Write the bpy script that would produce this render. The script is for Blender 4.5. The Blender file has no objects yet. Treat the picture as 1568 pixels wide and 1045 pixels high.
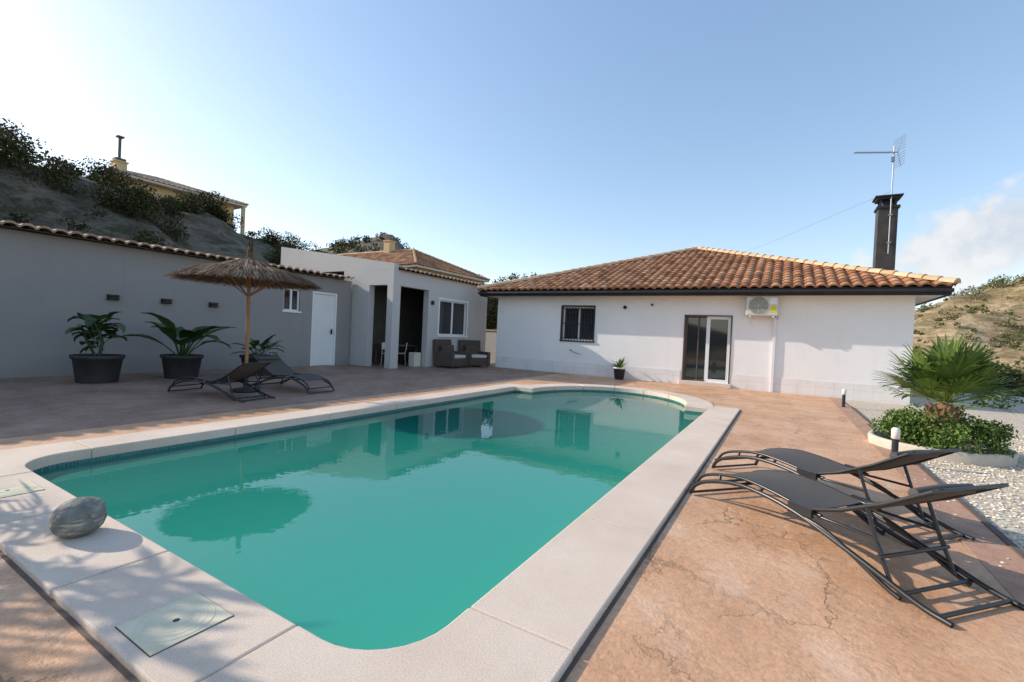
import bpy, math, random, bmesh
import numpy as np
from mathutils import Vector, Matrix, noise
random.seed(5); rng=np.random.default_rng(7)
sc=bpy.context.scene
G=-0.035   # terrace level (pool coping top = 0)

# ---------------------------------------------------------------- helpers
def empty(name,loc=(0,0,0)):
    e=bpy.data.objects.new(name,None); e.empty_display_size=.2
    sc.collection.objects.link(e); return e

def mkmesh(name,verts,faces,mats,mi=None,sm=None,rnd=None,parent=None,bevel=0):
    me=bpy.data.meshes.new(name); me.from_pydata(verts,[],faces)
    for m in mats: me.materials.append(m)
    n=len(me.polygons)
    if mi is not None and len(mi)==n: me.polygons.foreach_set('material_index',np.array(mi,dtype=np.int32))
    if sm is not None:
        if isinstance(sm,bool): sm=[sm]*n
        me.polygons.foreach_set('use_smooth',np.array(sm,dtype=bool))
    if rnd is not None:
        a=me.attributes.new('rnd','FLOAT','FACE'); a.data.foreach_set('value',np.array(rnd,dtype=np.float32))
    me.update()
    o=bpy.data.objects.new(name,me); sc.collection.objects.link(o)
    if parent: o.parent=parent
    if bevel:
        b=o.modifiers.new('bev','BEVEL'); b.width=bevel; b.segments=2; b.limit_method='ANGLE'; b.angle_limit=.7
    return o

class MB:
    def __init__(s,T=None): s.v=[];s.f=[];s.m=[];s.sm=[];s.r=[];s.T=T
    def add(s,vs,fs,mi=0,sm=False,r=.5):
        o=len(s.v)
        for v in vs:
            v=Vector(v)
            if s.T is not None: v=s.T@v
            s.v.append(tuple(v))
        for f in fs:
            s.f.append(tuple(i+o for i in f)); s.m.append(mi); s.sm.append(sm); s.r.append(r)
    def box(s,a,b,mi=0,M=None,r=.5):
        (x0,y0,z0),(x1,y1,z1)=a,b
        vs=[Vector(p) for p in [(x0,y0,z0),(x1,y0,z0),(x1,y1,z0),(x0,y1,z0),(x0,y0,z1),(x1,y0,z1),(x1,y1,z1),(x0,y1,z1)]]
        if M is not None: vs=[M@v for v in vs]
        s.add(vs,[(0,3,2,1),(4,5,6,7),(0,1,5,4),(1,2,6,5),(2,3,7,6),(3,0,4,7)],mi,False,r)
    def prism(s,poly,z0,z1,mi=0):
        n=len(poly)
        vs=[(p[0],p[1],z0) for p in poly]+[(p[0],p[1],z1) for p in poly]
        fs=[tuple(range(n-1,-1,-1)),tuple(range(n,2*n))]+[(i,(i+1)%n,(i+1)%n+n,i+n) for i in range(n)]
        s.add(vs,fs,mi)
    def tube(s,pts,r,n=8,mi=0,rr=.5):
        pts=[Vector(p) for p in pts]; k=len(pts)
        rs=r if isinstance(r,(list,tuple)) else [r]*k
        vs=[];up=None
        for i,p in enumerate(pts):
            d=(pts[min(i+1,k-1)]-pts[max(i-1,0)]).normalized()
            if up is None:
                up=Vector((0,0,1)) if abs(d.z)<.9 else Vector((1,0,0))
            a=d.cross(up).normalized(); up=a.cross(d).normalized()
            for j in range(n):
                t=2*math.pi*j/n; vs.append(p+(a*math.cos(t)+up*math.sin(t))*rs[i])
        fs=[(i*n+j,i*n+(j+1)%n,(i+1)*n+(j+1)%n,(i+1)*n+j) for i in range(k-1) for j in range(n)]
        s.add(vs,fs,mi,True,rr)
        s.add([vs[j] for j in range(n)],[tuple(range(n-1,-1,-1))],mi,False,rr)
        s.add([vs[(k-1)*n+j] for j in range(n)],[tuple(range(n))],mi,False,rr)
    def lathe(s,prof,c,n=24,mi=0,sm=True):
        vs=[(c[0]+r*math.cos(2*math.pi*j/n),c[1]+r*math.sin(2*math.pi*j/n),c[2]+z) for r,z in prof for j in range(n)]
        fs=[(i*n+j,i*n+(j+1)%n,(i+1)*n+(j+1)%n,(i+1)*n+j) for i in range(len(prof)-1) for j in range(n)]
        s.add(vs,fs,mi,sm)
    def build(s,name,mats,parent=None,bevel=0):
        if not isinstance(mats,(list,tuple)): mats=[mats]
        return mkmesh(name,s.v,s.f,mats,s.m,s.sm,s.r,parent,bevel)

def spline(pts,n=6):
    P=[Vector(p) for p in pts]; P=[2*P[0]-P[1]]+P+[2*P[-1]-P[-2]]; out=[]
    for i in range(1,len(P)-2):
        for k in range(n):
            t=k/n;a,b,c,d=P[i-1],P[i],P[i+1],P[i+2]
            out.append(.5*((2*b)+(c-a)*t+(2*a-5*b+4*c-d)*t*t+(3*b-a-3*c+d)*t**3))
    out.append(P[-2]); return out

# ---------------------------------------------------------------- materials
class NT:
    def __init__(s,name):
        s.m=bpy.data.materials.new(name); s.m.use_nodes=True; s.t=s.m.node_tree
        s.b=s.t.nodes['Principled BSDF']; s.co=s.t.nodes.new('ShaderNodeTexCoord').outputs['Object']
    def n(s,ty,**k):
        x=s.t.nodes.new(ty)
        for a,b in k.items(): setattr(x,a,b)
        return x
    def l(s,a,b): s.t.links.new(a,b)
    def mapping(s,scale,vec=None):
        m=s.n('ShaderNodeMapping'); s.l(vec or s.co,m.inputs[0]); m.inputs['Scale'].default_value=scale; return m.outputs[0]
    def noise(s,scale,detail=5,rough=.55,vec=None,dist=0):
        x=s.n('ShaderNodeTexNoise'); s.l(vec or s.co,x.inputs['Vector']); x.inputs['Scale'].default_value=scale
        x.inputs['Detail'].default_value=detail; x.inputs['Roughness'].default_value=rough; x.inputs['Distortion'].default_value=dist; return x.outputs['Fac']
    def vor(s,scale,feature='F1',vec=None,out='Distance'):
        x=s.n('ShaderNodeTexVoronoi',feature=feature); s.l(vec or s.co,x.inputs['Vector']); x.inputs['Scale'].default_value=scale; return x.outputs[out]
    def ramp(s,fac,stops):
        x=s.n('ShaderNodeValToRGB'); s.l(fac,x.inputs[0]); e=x.color_ramp.elements
        while len(e)<len(stops): e.new(.5)
        for i,(p,c) in enumerate(stops):
            e[i].position=p
            if not isinstance(c,(tuple,list)): c=(c,c,c)
            e[i].color=(*c,1)
        return x.outputs[0]
    def mix(s,fac,a,b,mode='MIX'):
        x=s.n('ShaderNodeMix',data_type='RGBA',blend_type=mode)
        for sock,val in ((x.inputs[0],fac),(x.inputs[6],a),(x.inputs[7],b)):
            if isinstance(val,bpy.types.NodeSocket): s.l(val,sock)
            elif isinstance(val,(tuple,list)): sock.default_value=(*val,1)
            else: sock.default_value=val
        return x.outputs[2]
    def math(s,op,a,b=0.,c=None):
        x=s.n('ShaderNodeMath',operation=op)
        for i,val in enumerate((a,b) if c is None else (a,b,c)):
            if isinstance(val,bpy.types.NodeSocket): s.l(val,x.inputs[i])
            else: x.inputs[i].default_value=val
        return x.outputs[0]
    def bump(s,h,strength=.3,dist=.02,prev=None):
        x=s.n('ShaderNodeBump'); x.inputs['Strength'].default_value=strength; x.inputs['Distance'].default_value=dist
        s.l(h,x.inputs['Height'])
        if prev: s.l(prev,x.inputs['Normal'])
        s.l(x.outputs[0],s.b.inputs['Normal']); return x.outputs[0]
    def col(s,c):
        if isinstance(c,bpy.types.NodeSocket): s.l(c,s.b.inputs['Base Color'])
        else: s.b.inputs['Base Color'].default_value=(*c,1)
    def set(s,rough=.8,spec=.3,metal=0):
        s.b.inputs['Roughness'].default_value=rough; s.b.inputs['Specular IOR Level'].default_value=spec; s.b.inputs['Metallic'].default_value=metal
        return s

def simple(name,c1,c2=None,scale=3,rough=.8,spec=.3,metal=0,bump=0,bscale=60,bdist=.01):
    t=NT(name).set(rough,spec,metal)
    if c2: t.col(t.ramp(t.noise(scale,8),[(.3,c1),(.7,c2)]))
    else: t.col(c1)
    if bump: t.bump(t.noise(bscale,6),bump,bdist)
    return t.m

def stucco(name,c,dirt=(.45,.42,.38),amt=.25):
    t=NT(name).set(.9,.15)
    a=t.ramp(t.noise(.7,8,.6),[(.3,tuple(x*.93 for x in c)),(.7,c)])
    sep=t.n('ShaderNodeSeparateXYZ'); t.l(t.co,sep.inputs[0])
    low=t.math('MULTIPLY',t.ramp(sep.outputs[2],[(0.0,1.0),(.5,0.0)]),t.noise(3,6))
    st=t.noise(1.0,6,.6,t.mapping((6,6,.35)))
    st=t.ramp(st,[(.55,0.),(.8,.5)])
    f=t.math('MULTIPLY',t.math('ADD',low,st),amt)
    t.col(t.mix(f,a,dirt))
    n1=t.bump(t.noise(5,4),.15,.03); t.bump(t.noise(70,6,.7),.35,.008,n1)
    return t.m
M_white=stucco('white_stucco',(.90,.875,.85),(.5,.46,.4),.2)
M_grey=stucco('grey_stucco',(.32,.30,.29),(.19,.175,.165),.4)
M_annex=stucco('annex_stucco',(.54,.52,.50))
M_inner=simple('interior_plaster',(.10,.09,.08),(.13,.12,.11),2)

def terrace_mat(name,cols,pal):
    t=NT(name).set(.6,.3)
    base=t.ramp(t.noise(1.1,9,.62),[(.25,cols[0]),(.5,cols[1]),(.75,cols[2])])
    fine=t.ramp(t.noise(30,8,.7),[(.3,(.74,.72,.70)),(.65,(1.06,1.05,1.04))])
    c=t.mix(1.0,base,fine,'MULTIPLY')
    pale=t.ramp(t.noise(2.3,10,.7),[(.52,0.),(.70,.5)])
    c=t.mix(pale,c,pal)
    nz=t.n('ShaderNodeTexNoise'); t.l(t.co,nz.inputs[0]); nz.inputs['Scale'].default_value=1.6; nz.inputs['Detail'].default_value=8; nz.inputs['Roughness'].default_value=.65
    va=t.n('ShaderNodeVectorMath',operation='MULTIPLY_ADD'); t.l(nz.outputs['Color'],va.inputs[0]); va.inputs[1].default_value=(.9,.9,0); t.l(t.co,va.inputs[2])
    e=t.vor(1.15,'DISTANCE_TO_EDGE',va.outputs[0])
    crack=t.ramp(e,[(0.0,1.),(.012,0.)])
    msk=t.ramp(t.noise(.9,4),[(.45,0.),(.58,1.)])
    crack=t.math('MULTIPLY',crack,msk)
    e2=t.vor(3.1,'DISTANCE_TO_EDGE',va.outputs[0])
    cr2=t.math('MULTIPLY',t.ramp(e2,[(0,1.),(.018,0.)]),t.ramp(t.noise(1.3,3),[(.53,0.),(.64,.7)]))
    cc=t.math('MAXIMUM',crack,cr2)
    seam=t.math('MULTIPLY',t.ramp(t.vor(2.0,'DISTANCE_TO_EDGE',va.outputs[0]),[(0,.5),(.10,0.)]),t.ramp(t.noise(1.7,4),[(.4,0.),(.7,1.)]))
    c=t.mix(t.math('MULTIPLY',seam,.5),c,tuple(x*.5 for x in cols[0]))
    c=t.mix(t.math('MULTIPLY',cc,.62),c,(.15,.075,.05))
    t.col(c)
    h=t.math('SUBTRACT',t.math('ADD',t.noise(7,8,.6,dist=.6),t.math('MULTIPLY',t.noise(60,6),.25)),t.math('MULTIPLY',cc,.8))
    h=t.math('SUBTRACT',h,seam)
    t.bump(h,.5,.02)
    t.l(t.ramp(t.noise(4,6),[(.3,.45),(.7,.72)]),t.b.inputs['Roughness'])
    return t.m
M_terr=terrace_mat('stamped_concrete',[(.52,.275,.145),(.68,.395,.235),(.80,.51,.335)],(.80,.60,.45))
M_terr_shade=terrace_mat('stamped_concrete_shaded',[(.23,.14,.10),(.34,.215,.155),(.46,.31,.225)],(.50,.37,.29))  # darker copy of the terrace concrete; the left wall's shade put into its colour

def coping_mat():
    t=NT('coping_stone').set(.75,.25)
    c=t.ramp(t.noise(1.4,8,.6),[(.3,(.70,.56,.45)),(.7,(.80,.665,.55))])
    f=t.ramp(t.noise(120,4,.8),[(.3,(.76,.74,.72)),(.6,(1.04,1.03,1.02))])
    c=t.mix(1.0,c,f,'MULTIPLY')
    c=t.mix(t.ramp(t.noise(.8,9,.7),[(.50,0.),(.78,.5)]),c,(.50,.38,.29))
    t.col(c)
    t.bump(t.noise(110,6,.8),.5,.006); return t.m
M_cop=coping_mat()
M_grout=simple('grout',(.34,.29,.25))
M_copside=simple('coping_side',(.10,.075,.065),(.16,.12,.10),6)

def brick_mat():
    t=NT('brick_border').set(.7,.3)
    b=t.n('ShaderNodeTexBrick'); t.l(t.co,b.inputs['Vector']); b.inputs['Scale'].default_value=6
    b.inputs['Color1'].default_value=(.52,.29,.19,1); b.inputs['Color2'].default_value=(.44,.24,.16,1); b.inputs['Mortar'].default_value=(.30,.19,.14,1)
    b.inputs['Mortar Size'].default_value=.02
    t.col(t.mix(.45,b.outputs['Color'],t.ramp(t.noise(5,8),[(.3,(.32,.18,.12)),(.7,(.64,.40,.27))])))
    t.bump(t.math('SUBTRACT',t.noise(30,5),b.outputs['Fac']),.4,.01); return t.m
M_brick=brick_mat()

def gravel_mat():
    t=NT('gravel').set(.9,.2)
    v=t.vor(45,out='Color'); s=t.n('ShaderNodeSeparateColor'); t.l(v,s.inputs[0])
    c=t.ramp(s.outputs[0],[(0,(.54,.44,.33)),(.5,(.76,.65,.51)),(1,(.90,.80,.67))])
    d=t.vor(45); c=t.mix(1.,c,t.ramp(d,[(.25,1.),(.8,.4)]),'MULTIPLY')
    c=t.mix(t.ramp(t.noise(.9,5),[(.4,0.),(.75,.4)]),c,(.58,.46,.34))
    t.col(c); t.bump(d,-.8,.02); return t.m
M_grav=gravel_mat()
def rndmat(name,stops,rough=.85,spec=.2,nscale=8,namt=.35,bump=0):
    t=NT(name).set(rough,spec)
    a=t.n('ShaderNodeAttribute',attribute_name='rnd')
    c=t.ramp(a.outputs['Fac'],stops)
    c=t.mix(namt,c,t.ramp(t.noise(nscale,6),[(.3,(.35,.33,.3)),(.7,(1.25,1.2,1.15))]),'MULTIPLY')
    t.col(c)
    if bump: t.bump(t.noise(nscale*5,5),bump,.01)
    return t.m
M_peb=rndmat('pebble',[(0,(.52,.42,.31)),(.5,(.76,.66,.52)),(1,(.9,.82,.7))],.9)
M_tile=rndmat('roof_tile',[(0,(.25,.115,.06)),(.3,(.42,.20,.105)),(.7,(.53,.28,.15)),(1,(.60,.37,.22))],.88,.15,2,.45,.2)
M_tilepale=rndmat('roof_tile_pale',[(0,(.34,.23,.17)),(.5,(.50,.36,.27)),(1,(.62,.49,.39))],.85,.2,3,.4,.2)
M_capt=rndmat('ridge_tile',[(0,(.58,.38,.22)),(1,(.76,.56,.37))],.85,.2,5,.25)
M_leaf=rndmat('bush_foliage',[(0,(.025,.028,.011)),(.5,(.055,.058,.022)),(1,(.12,.115,.045))],.85,.15,.4,.3)
M_leaf2=rndmat('valley_foliage',[(0,(.05,.06,.018)),(.5,(.10,.12,.035)),(1,(.19,.20,.07))],.8,.2,.1,.3)
M_dry=rndmat('dry_scrub',[(0,(.17,.14,.06)),(.5,(.28,.23,.11)),(1,(.38,.31,.17))],.85,.2,.3,.3)
M_plant=rndmat('plant_leaf',[(0,(.022,.045,.014)),(.5,(.045,.085,.024)),(1,(.08,.14,.04))],.42,.4,5,.2)
M_palm=rndmat('palm_leaf',[(0,(.04,.085,.015)),(.5,(.12,.19,.035)),(1,(.27,.34,.09))],.5,.3,5,.2)
M_hedge=rndmat('shrub_leaf',[(0,(.035,.075,.012)),(.5,(.09,.155,.025)),(1,(.18,.26,.06))],.55,.3,5,.2)
M_straw=rndmat('straw_thatch',[(0,(.10,.06,.04)),(.5,(.25,.165,.11)),(1,(.46,.33,.23))],.9,.1,10,.3)
M_fibre=simple('palm_trunk_fibre',(.12,.07,.04),(.3,.2,.11),20,.95,.1,bump=.8,bscale=30)
M_wood=simple('varnished_pole',(.33,.15,.06),(.42,.21,.09),5,.5)
M_bark=simple('bark',(.12,.09,.07),(.2,.16,.12),8,.95,bump=.6,bscale=20)
M_black=simple('dark_fascia',(.022,.021,.023),(.035,.033,.035),3,.5)
M_dk=simple('dark_plastic_pot',(.03,.03,.032),(.05,.047,.047),4,.55,.4)
M_frame=simple('anthracite_aluminium',(.055,.055,.057),None,3,.33,.5,.6)
def sling():
    t=NT('sling_textile').set(.75,.25)
    t.col(t.ramp(t.noise(300,2),[(.35,(.06,.054,.05)),(.65,(.14,.125,.112))])); t.bump(t.noise(400,2),.3,.002); return t.m
M_sling=sling()
M_wf=simple('white_paint',(.8,.8,.8),None,3,.4,.4)
M_wd=simple('white_door_paint',(.74,.74,.72),(.8,.8,.78),2,.35,.4)
M_glass=simple('dark_window_glass',(.02,.022,.025),None,3,.04,1.0)
M_metal=simple('grey_metal',(.35,.35,.36),None,3,.4,.5,.8)
M_chim=simple('chimney_dark_metal',(.05,.042,.04),(.09,.073,.065),3,.55,.4,.3)
M_cush=simple('cushion',(.5,.48,.46),(.58,.56,.53),8,.9,bump=.2)
def wick():
    t=NT('wicker').set(.6,.3); w=t.n('ShaderNodeTexWave'); t.l(t.co,w.inputs[0]); w.bands_direction='Z'; w.inputs['Scale'].default_value=16; w.inputs['Distortion'].default_value=1
    t.col(t.ramp(w.outputs['Fac'],[(.2,(.05,.035,.028)),(.8,(.16,.12,.10))])); t.bump(w.outputs['Fac'],.6,.01); return t.m
M_wick=wick()
M_cream=simple('cream_plastic',(.66,.59,.42),(.76,.69,.52),12,.85,.15)
M_yel=simple('yellow_render',(.60,.43,.22),(.68,.50,.28),1,.9)
M_beige=simple('beige_paint',(.6,.54,.45),(.7,.64,.54),3,.8)
M_soil=simple('planter_soil',(.08,.05,.03),(.14,.09,.06),20,.95,bump=.5,bscale=30)
M_ac=simple('ac_cream_casing',(.62,.60,.52),(.68,.66,.58),3,.5)
M_yellow=simple('yellow_label',(.75,.6,.05))
def rockmat():
    t=NT('boulder_stone').set(.8,.2)
    c=t.ramp(t.noise(9,9,.65,dist=1.2),[(.3,(.12,.115,.105)),(.55,(.23,.225,.20)),(.72,(.36,.34,.30))])
    v=t.ramp(t.noise(5,6,.6,t.mapping((1,1,4)),dist=1.5),[(.53,0.),(.60,.8)])
    t.col(t.mix(v,c,(.52,.47,.37))); t.bump(t.noise(25,8,.7),.6,.015); return t.m
M_rock=rockmat()
def pooltile():
    t=NT('mosaic_tile').set(.25,.5)
    s=t.n('ShaderNodeSeparateXYZ'); t.l(t.co,s.inputs[0]); c=t.n('ShaderNodeCombineXYZ')
    t.l(t.math('ADD',s.outputs[0],s.outputs[1]),c.inputs[0]); t.l(s.outputs[2],c.inputs[1])
    b=t.n('ShaderNodeTexBrick'); t.l(c.outputs[0],b.inputs['Vector']); b.offset=0; b.inputs['Scale'].default_value=1
    b.inputs['Brick Width'].default_value=.028; b.inputs['Row Height'].default_value=.028; b.inputs['Mortar Size'].default_value=.002
    b.inputs['Color1'].default_value=(.015,.12,.11,1); b.inputs['Color2'].default_value=(.03,.20,.17,1); b.inputs['Mortar'].default_value=(.16,.25,.23,1)
    t.col(b.outputs['Color']); return t.m
M_pt=pooltile()
M_pf=simple('pool_floor',(.05,.42,.36),(.06,.46,.4),1)
def water():
    m=bpy.data.materials.new('pool_water'); m.use_nodes=True; t=m.node_tree; t.nodes.clear(); N=t.nodes.new; L=t.links.new
    o=N('ShaderNodeOutputMaterial'); tc=N('ShaderNodeTexCoord')
    n=N('ShaderNodeTexNoise'); n.inputs['Scale'].default_value=5; n.inputs['Detail'].default_value=2
    L(tc.outputs['Object'],n.inputs[0])
    b=N('ShaderNodeBump'); b.inputs['Strength'].default_value=.06; b.inputs['Distance'].default_value=.02; L(n.outputs[0],b.inputs['Height'])
    # cloudy water: body colour greener/brighter toward the near right, darker toward the far left
    dp=N('ShaderNodeVectorMath'); dp.operation='DOT_PRODUCT'; L(tc.outputs['Object'],dp.inputs[0]); dp.inputs[1].default_value=(.13,-.055,0)
    ad=N('ShaderNodeMath'); ad.operation='ADD'; L(dp.outputs['Value'],ad.inputs[0]); ad.inputs[1].default_value=1.1
    r=N('ShaderNodeValToRGB'); L(ad.outputs[0],r.inputs[0]); e=r.color_ramp.elements; e[0].position=.05; e[0].color=(.008,.165,.13,1); e[1].position=.85; e[1].color=(.05,.46,.33,1)
    d=N('ShaderNodeBsdfDiffuse'); L(r.outputs[0],d.inputs[0])
    tr=N('ShaderNodeBsdfTransparent'); tr.inputs[0].default_value=(.25,.85,.75,1)
    mx=N('ShaderNodeMixShader'); mx.inputs[0].default_value=.22
    g=N('ShaderNodeBsdfGlossy'); g.inputs['Roughness'].default_value=.012; L(b.outputs[0],g.inputs['Normal'])
    f=N('ShaderNodeFresnel'); f.inputs[0].default_value=1.45; L(b.outputs[0],f.inputs['Normal'])
    m2=N('ShaderNodeMixShader')
    L(d.outputs[0],mx.inputs[1]); L(tr.outputs[0],mx.inputs[2])
    L(f.outputs[0],m2.inputs[0]); L(mx.outputs[0],m2.inputs[1]); L(g.outputs[0],m2.inputs[2])
    L(m2.outputs[0],o.inputs[0]); return m
M_water=water()
def soilmat():
    t=NT('hill_ground').set(.95,.1)
    a=t.ramp(t.noise(.12,9,.65),[(.3,(.30,.23,.14)),(.5,(.46,.35,.22)),(.7,(.58,.46,.32))])
    strata=t.ramp(t.noise(1.0,8,.7,t.mapping((.15,.15,1.2))),[(.38,(.45,.42,.38)),(.6,(1.15,1.13,1.1))])
    c=t.mix(1.,a,strata,'MULTIPLY')
    g=t.ramp(t.noise(.35,10,.8),[(.50,0.),(.56,.75)])
    c=t.mix(g,c,(.20,.18,.08))
    s=t.n('ShaderNodeSeparateXYZ'); t.l(t.co,s.inputs[0])
    lf=t.ramp(t.math('MULTIPLY',s.outputs[0],-.05),[(.6,0.),(.9,.85)])
    gb=t.ramp(t.noise(.9,10,.75,t.mapping((.7,.7,2.2)),dist=.8),[(.32,(.08,.07,.055)),(.5,(.24,.205,.16)),(.7,(.42,.365,.29))])
    g2=t.ramp(t.noise(.55,9,.8),[(.50,0.),(.57,.85)])
    gb=t.mix(g2,gb,(.06,.062,.03))
    t.col(t.mix(lf,c,gb)); t.bump(t.noise(1.5,9,.75),1.,.6); return t.m
M_ground=soilmat()

# ---------------------------------------------------------------- terrain
def sst(a,b,x):
    t=min(1,max(0,(x-a)/(b-a))); return t*t*(3-2*t)
def terr(t,s):
    z=-.16
    e=-17-max(0,s-15)*.75
    f=sst(e,e-17,t)
    nz=noise.fractal(Vector((t*.06,s*.06,0)),1,2,5)
    if f>0: z+=f*(8.7+.8*nz+ .03*max(0,s-20) + .9*sst(8,2,s) - .4*sst(10,14,s)*sst(24,20,s))
    if t<e-2:
        k=min(1,(e-2-t)/3)
        z+=.7*noise.fractal(Vector((t*.25,s*.25,3)),1,2,4)*k
        gl=abs(noise.noise(Vector((t*.08,s*.42,9))))+.5*abs(noise.noise(Vector((t*.2,s*.9,2))))
        z-=1.5*(.5-min(.5,gl))*k*min(1,f*1.5)*sst(1.0,.8,f)
    v=max(sst(8,30,t),sst(24,45,s)*sst(-25,-5,t))
    z-=4*v
    r=t/max(s,1)
    if s>40:
        H=20+80*(r-.236)
        H=max(0,min(36,H))*sst(-.12,.15,r)
        h=H*sst(60,175,s)*(1+.12*nz)
        # rocky ledges
        st=2.2; q=h/st; fr=q-math.floor(q); h=(math.floor(q)+fr**3)*st*.6+h*.4
        z+=h+1.5*nz*sst(45,70,s)
        z+=(1.8*noise.fractal(Vector((t*.05,s*.05,7)),1,2,5)+1.3*(.3-abs(noise.noise(Vector((t*.09,s*.05,1)))))*3)*sst(60,90,s)
    if s>42: z+= 11*sst(42,80,s)*sst(-.3,-.5,r)
    if -6.4<t<-1.0 and 1.0<s<13: z=-2.4
    return z
ts=np.concatenate([[-1500,-900,-500],np.arange(-260,-60,8),np.arange(-60,20,.8),np.arange(20,110,1.6),np.arange(110,260,7),[400,900,1500]])
ss=np.concatenate([[-1500,-600,-250],np.arange(-120,-10,8),np.arange(-10,60,.8),np.arange(60,200,1.8),np.arange(200,420,8),[700,1200,2500]])
vv=[(t,s,terr(t,s)) for s in ss for t in ts]; nt=len(ts)
ff=[(j*nt+i,j*nt+i+1,(j+1)*nt+i+1,(j+1)*nt+i) for j in range(len(ss)-1) for i in range(nt-1)]
mkmesh('ground',vv,ff,[M_ground],sm=True)

# ---------------------------------------------------------------- terrace, coping, pool
PX0,PX1,PY0,PY1=-5.97,-1.27,1.31,10.4; CW=.56; CX=-3.60; RA,RB=1.85,2.25
mb=MB()
def slabq(x0,y0,x1,y1,mi=0): mb.box((x0,y0,-.2),(x1,y1,G),mi)
slabq(-13.7,-9,-7.2,16.2,1); slabq(-7.2,-9,PX0-.3,16.2,0); slabq(PX1+.3,-9,1.5,16.2); slabq(PX0-.3,-9,PX1+.3,PY0-.25)  # far left strip takes the darker copy with shade in its colour
xs=np.linspace(PX0-.3,PX1+.3,41)
for a,b in zip(xs[:-1],xs[1:]):
    def yy(x):
        q=1-((x-CX)/(RA+.3))**2
        return PY1+.3 if q<=0 else max(PY1+.3,PY1+(RB+.3)*math.sqrt(q))
    ya,yb=yy(a),yy(b)
    mb.add([(a,ya,G),(b,yb,G),(b,16.2,G),(a,16.2,G)],[(0,1,2,3)],0)
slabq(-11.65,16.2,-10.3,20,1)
mb.build('terrace',[M_terr,M_terr_shade])
mb=MB(); mb.box((1.22,-9,-.1),(1.5,16.19,G+.004)); mb.build('brick_border',M_brick)
mb=MB(); mb.box((1.5,-9,-.1),(1.55,14.0,G+.015)); mb.build('edging_strip',M_copside)
mb=MB(); mb.box((1.56,-9,-.15),(14,24,G-.02)); mb.build('gravel',M_grav)
vs=[];fs=[];rr=[]
for i in range(9000):
    x=1.6+abs(random.gauss(0,1))*2.2; y=random.uniform(2.2,12); r=random.uniform(.008,.02)
    if random.random()<.008: x=random.uniform(1.25,1.6)
    o=len(vs); z=G-.02+r*.3
    if x<1.56: z=G+.008; r*=.7
    a=random.random()*3
    P=[(r*1.3,0,0),(0,r,0),(-r*1.3,0,0),(0,-r,0),(0,0,r*.7),(0,0,-r*.7)]
    for p in P: vs.append((x+p[0]*math.cos(a)-p[1]*math.sin(a),y+p[0]*math.sin(a)+p[1]*math.cos(a),z+p[2]))
    q=random.random()
    for f in [(0,1,4),(1,2,4),(2,3,4),(3,0,4),(1,0,5),(2,1,5),(3,2,5),(0,3,5)]: fs.append(tuple(k+o for k in f)); rr.append(q)
mkmesh('gravel_pebbles',vs,fs,[M_peb],rnd=rr)

cop=empty('pool_coping')
mb=MB(); g=.003; ZT=0.0; ZB=-.11
def slab(x0,y0,x1,y1,zt=ZT): mb.box((x0+g,y0+g,ZB),(x1-g,y1-g,zt))
OX0,OX1,OY0,OY1=PX0-.50,PX1+CW,PY0-.51,PY1+CW
R=.38
def lcorner(ix,iy,sx,sy,ox,oy,L=.55):
    pts=[]
    cx,cy=ix+sx*R,iy+sy*R
    for k in range(9):
        a=k/8*math.pi/2
        pts.append((cx-sx*R*math.cos(a),cy-sy*R*math.sin(a)))
    pl=[(ox,iy+sy*L-sy*g),(ix,iy+sy*L-sy*g)]+pts+[(ix+sx*L-sx*g,iy),(ix+sx*L-sx*g,oy),(ox,oy)]
    A=sum(pl[i][0]*pl[(i+1)%len(pl)][1]-pl[(i+1)%len(pl)][0]*pl[i][1] for i in range(len(pl)))
    if A<0: pl=pl[::-1]
    mb.prism(pl,ZB,ZT)
lcorner(PX0,PY0,1,1,OX0,OY0); lcorner(PX1,PY0,-1,1,OX1,OY0)
def run(a,b,n):
    q=np.linspace(a,b,n+1); return zip(q[:-1],q[1:])
for a,b in run(PX0+.55,PX1-.55,3): slab(a,OY0,b,PY0)
for a,b in run(PY0+.55,OY1-.56,6): slab(OX0,a,PX0,b); slab(PX1,a,OX1,b)
slab(OX0,PY1,CX-RA,OY1,-.004); slab(CX+RA,PY1,OX1,OY1,-.004)
for a0,a1 in run(0,math.pi,7):
    pl=[(CX+(RA+CW)*math.cos(a),PY1+.0+(RB+CW)*math.sin(a)) for a in np.linspace(a0+.003,a1-.003,7)]
    pl+=[(CX+RA*math.cos(a),PY1+RB*math.sin(a)) for a in np.linspace(a1-.003,a0+.003,7)]
    mb.prism(pl,ZB,ZT)
mb.build('coping_slabs',M_cop,cop,bevel=.010)
mb=MB()
mb.box((OX0+.01,OY0+.01,-.15),(OX1-.01,PY0-.01,-.012)); mb.box((OX0+.01,PY0-.01,-.15),(PX0-.01,OY1-.01,-.012)); mb.box((PX1+.01,PY0-.01,-.15),(OX1-.01,OY1-.01,-.012))
mb.build('grout_bed',M_grout,cop)
mb=MB(); J=.02
mb.box((OX1,OY0-J,-.15),(OX1+J,OY1,G+.003)); mb.box((OX0-J,OY0-J,-.15),(OX0,OY1,G+.003)); mb.box((OX0,OY0-J,-.15),(OX1,OY0,G+.003))
mb.build('expansion_joint',M_copside,cop)
out=[]
for k in range(9):
    a=math.pi+k/8*math.pi/2; out.append((PX0+R+R*math.cos(a),PY0+R+R*math.sin(a)))
for k in range(9):
    a=1.5*math.pi+k/8*math.pi/2; out.append((PX1-R+R*math.cos(a),PY0+R+R*math.sin(a)))
out+=[(PX1,PY1),(CX+RA,PY1)]
for k in range(1,32):
    a=k/32*math.pi; out.append((CX+RA*math.cos(a),PY1+RB*math.sin(a)))
out+=[(CX-RA,PY1),(PX0,PY1)]
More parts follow.
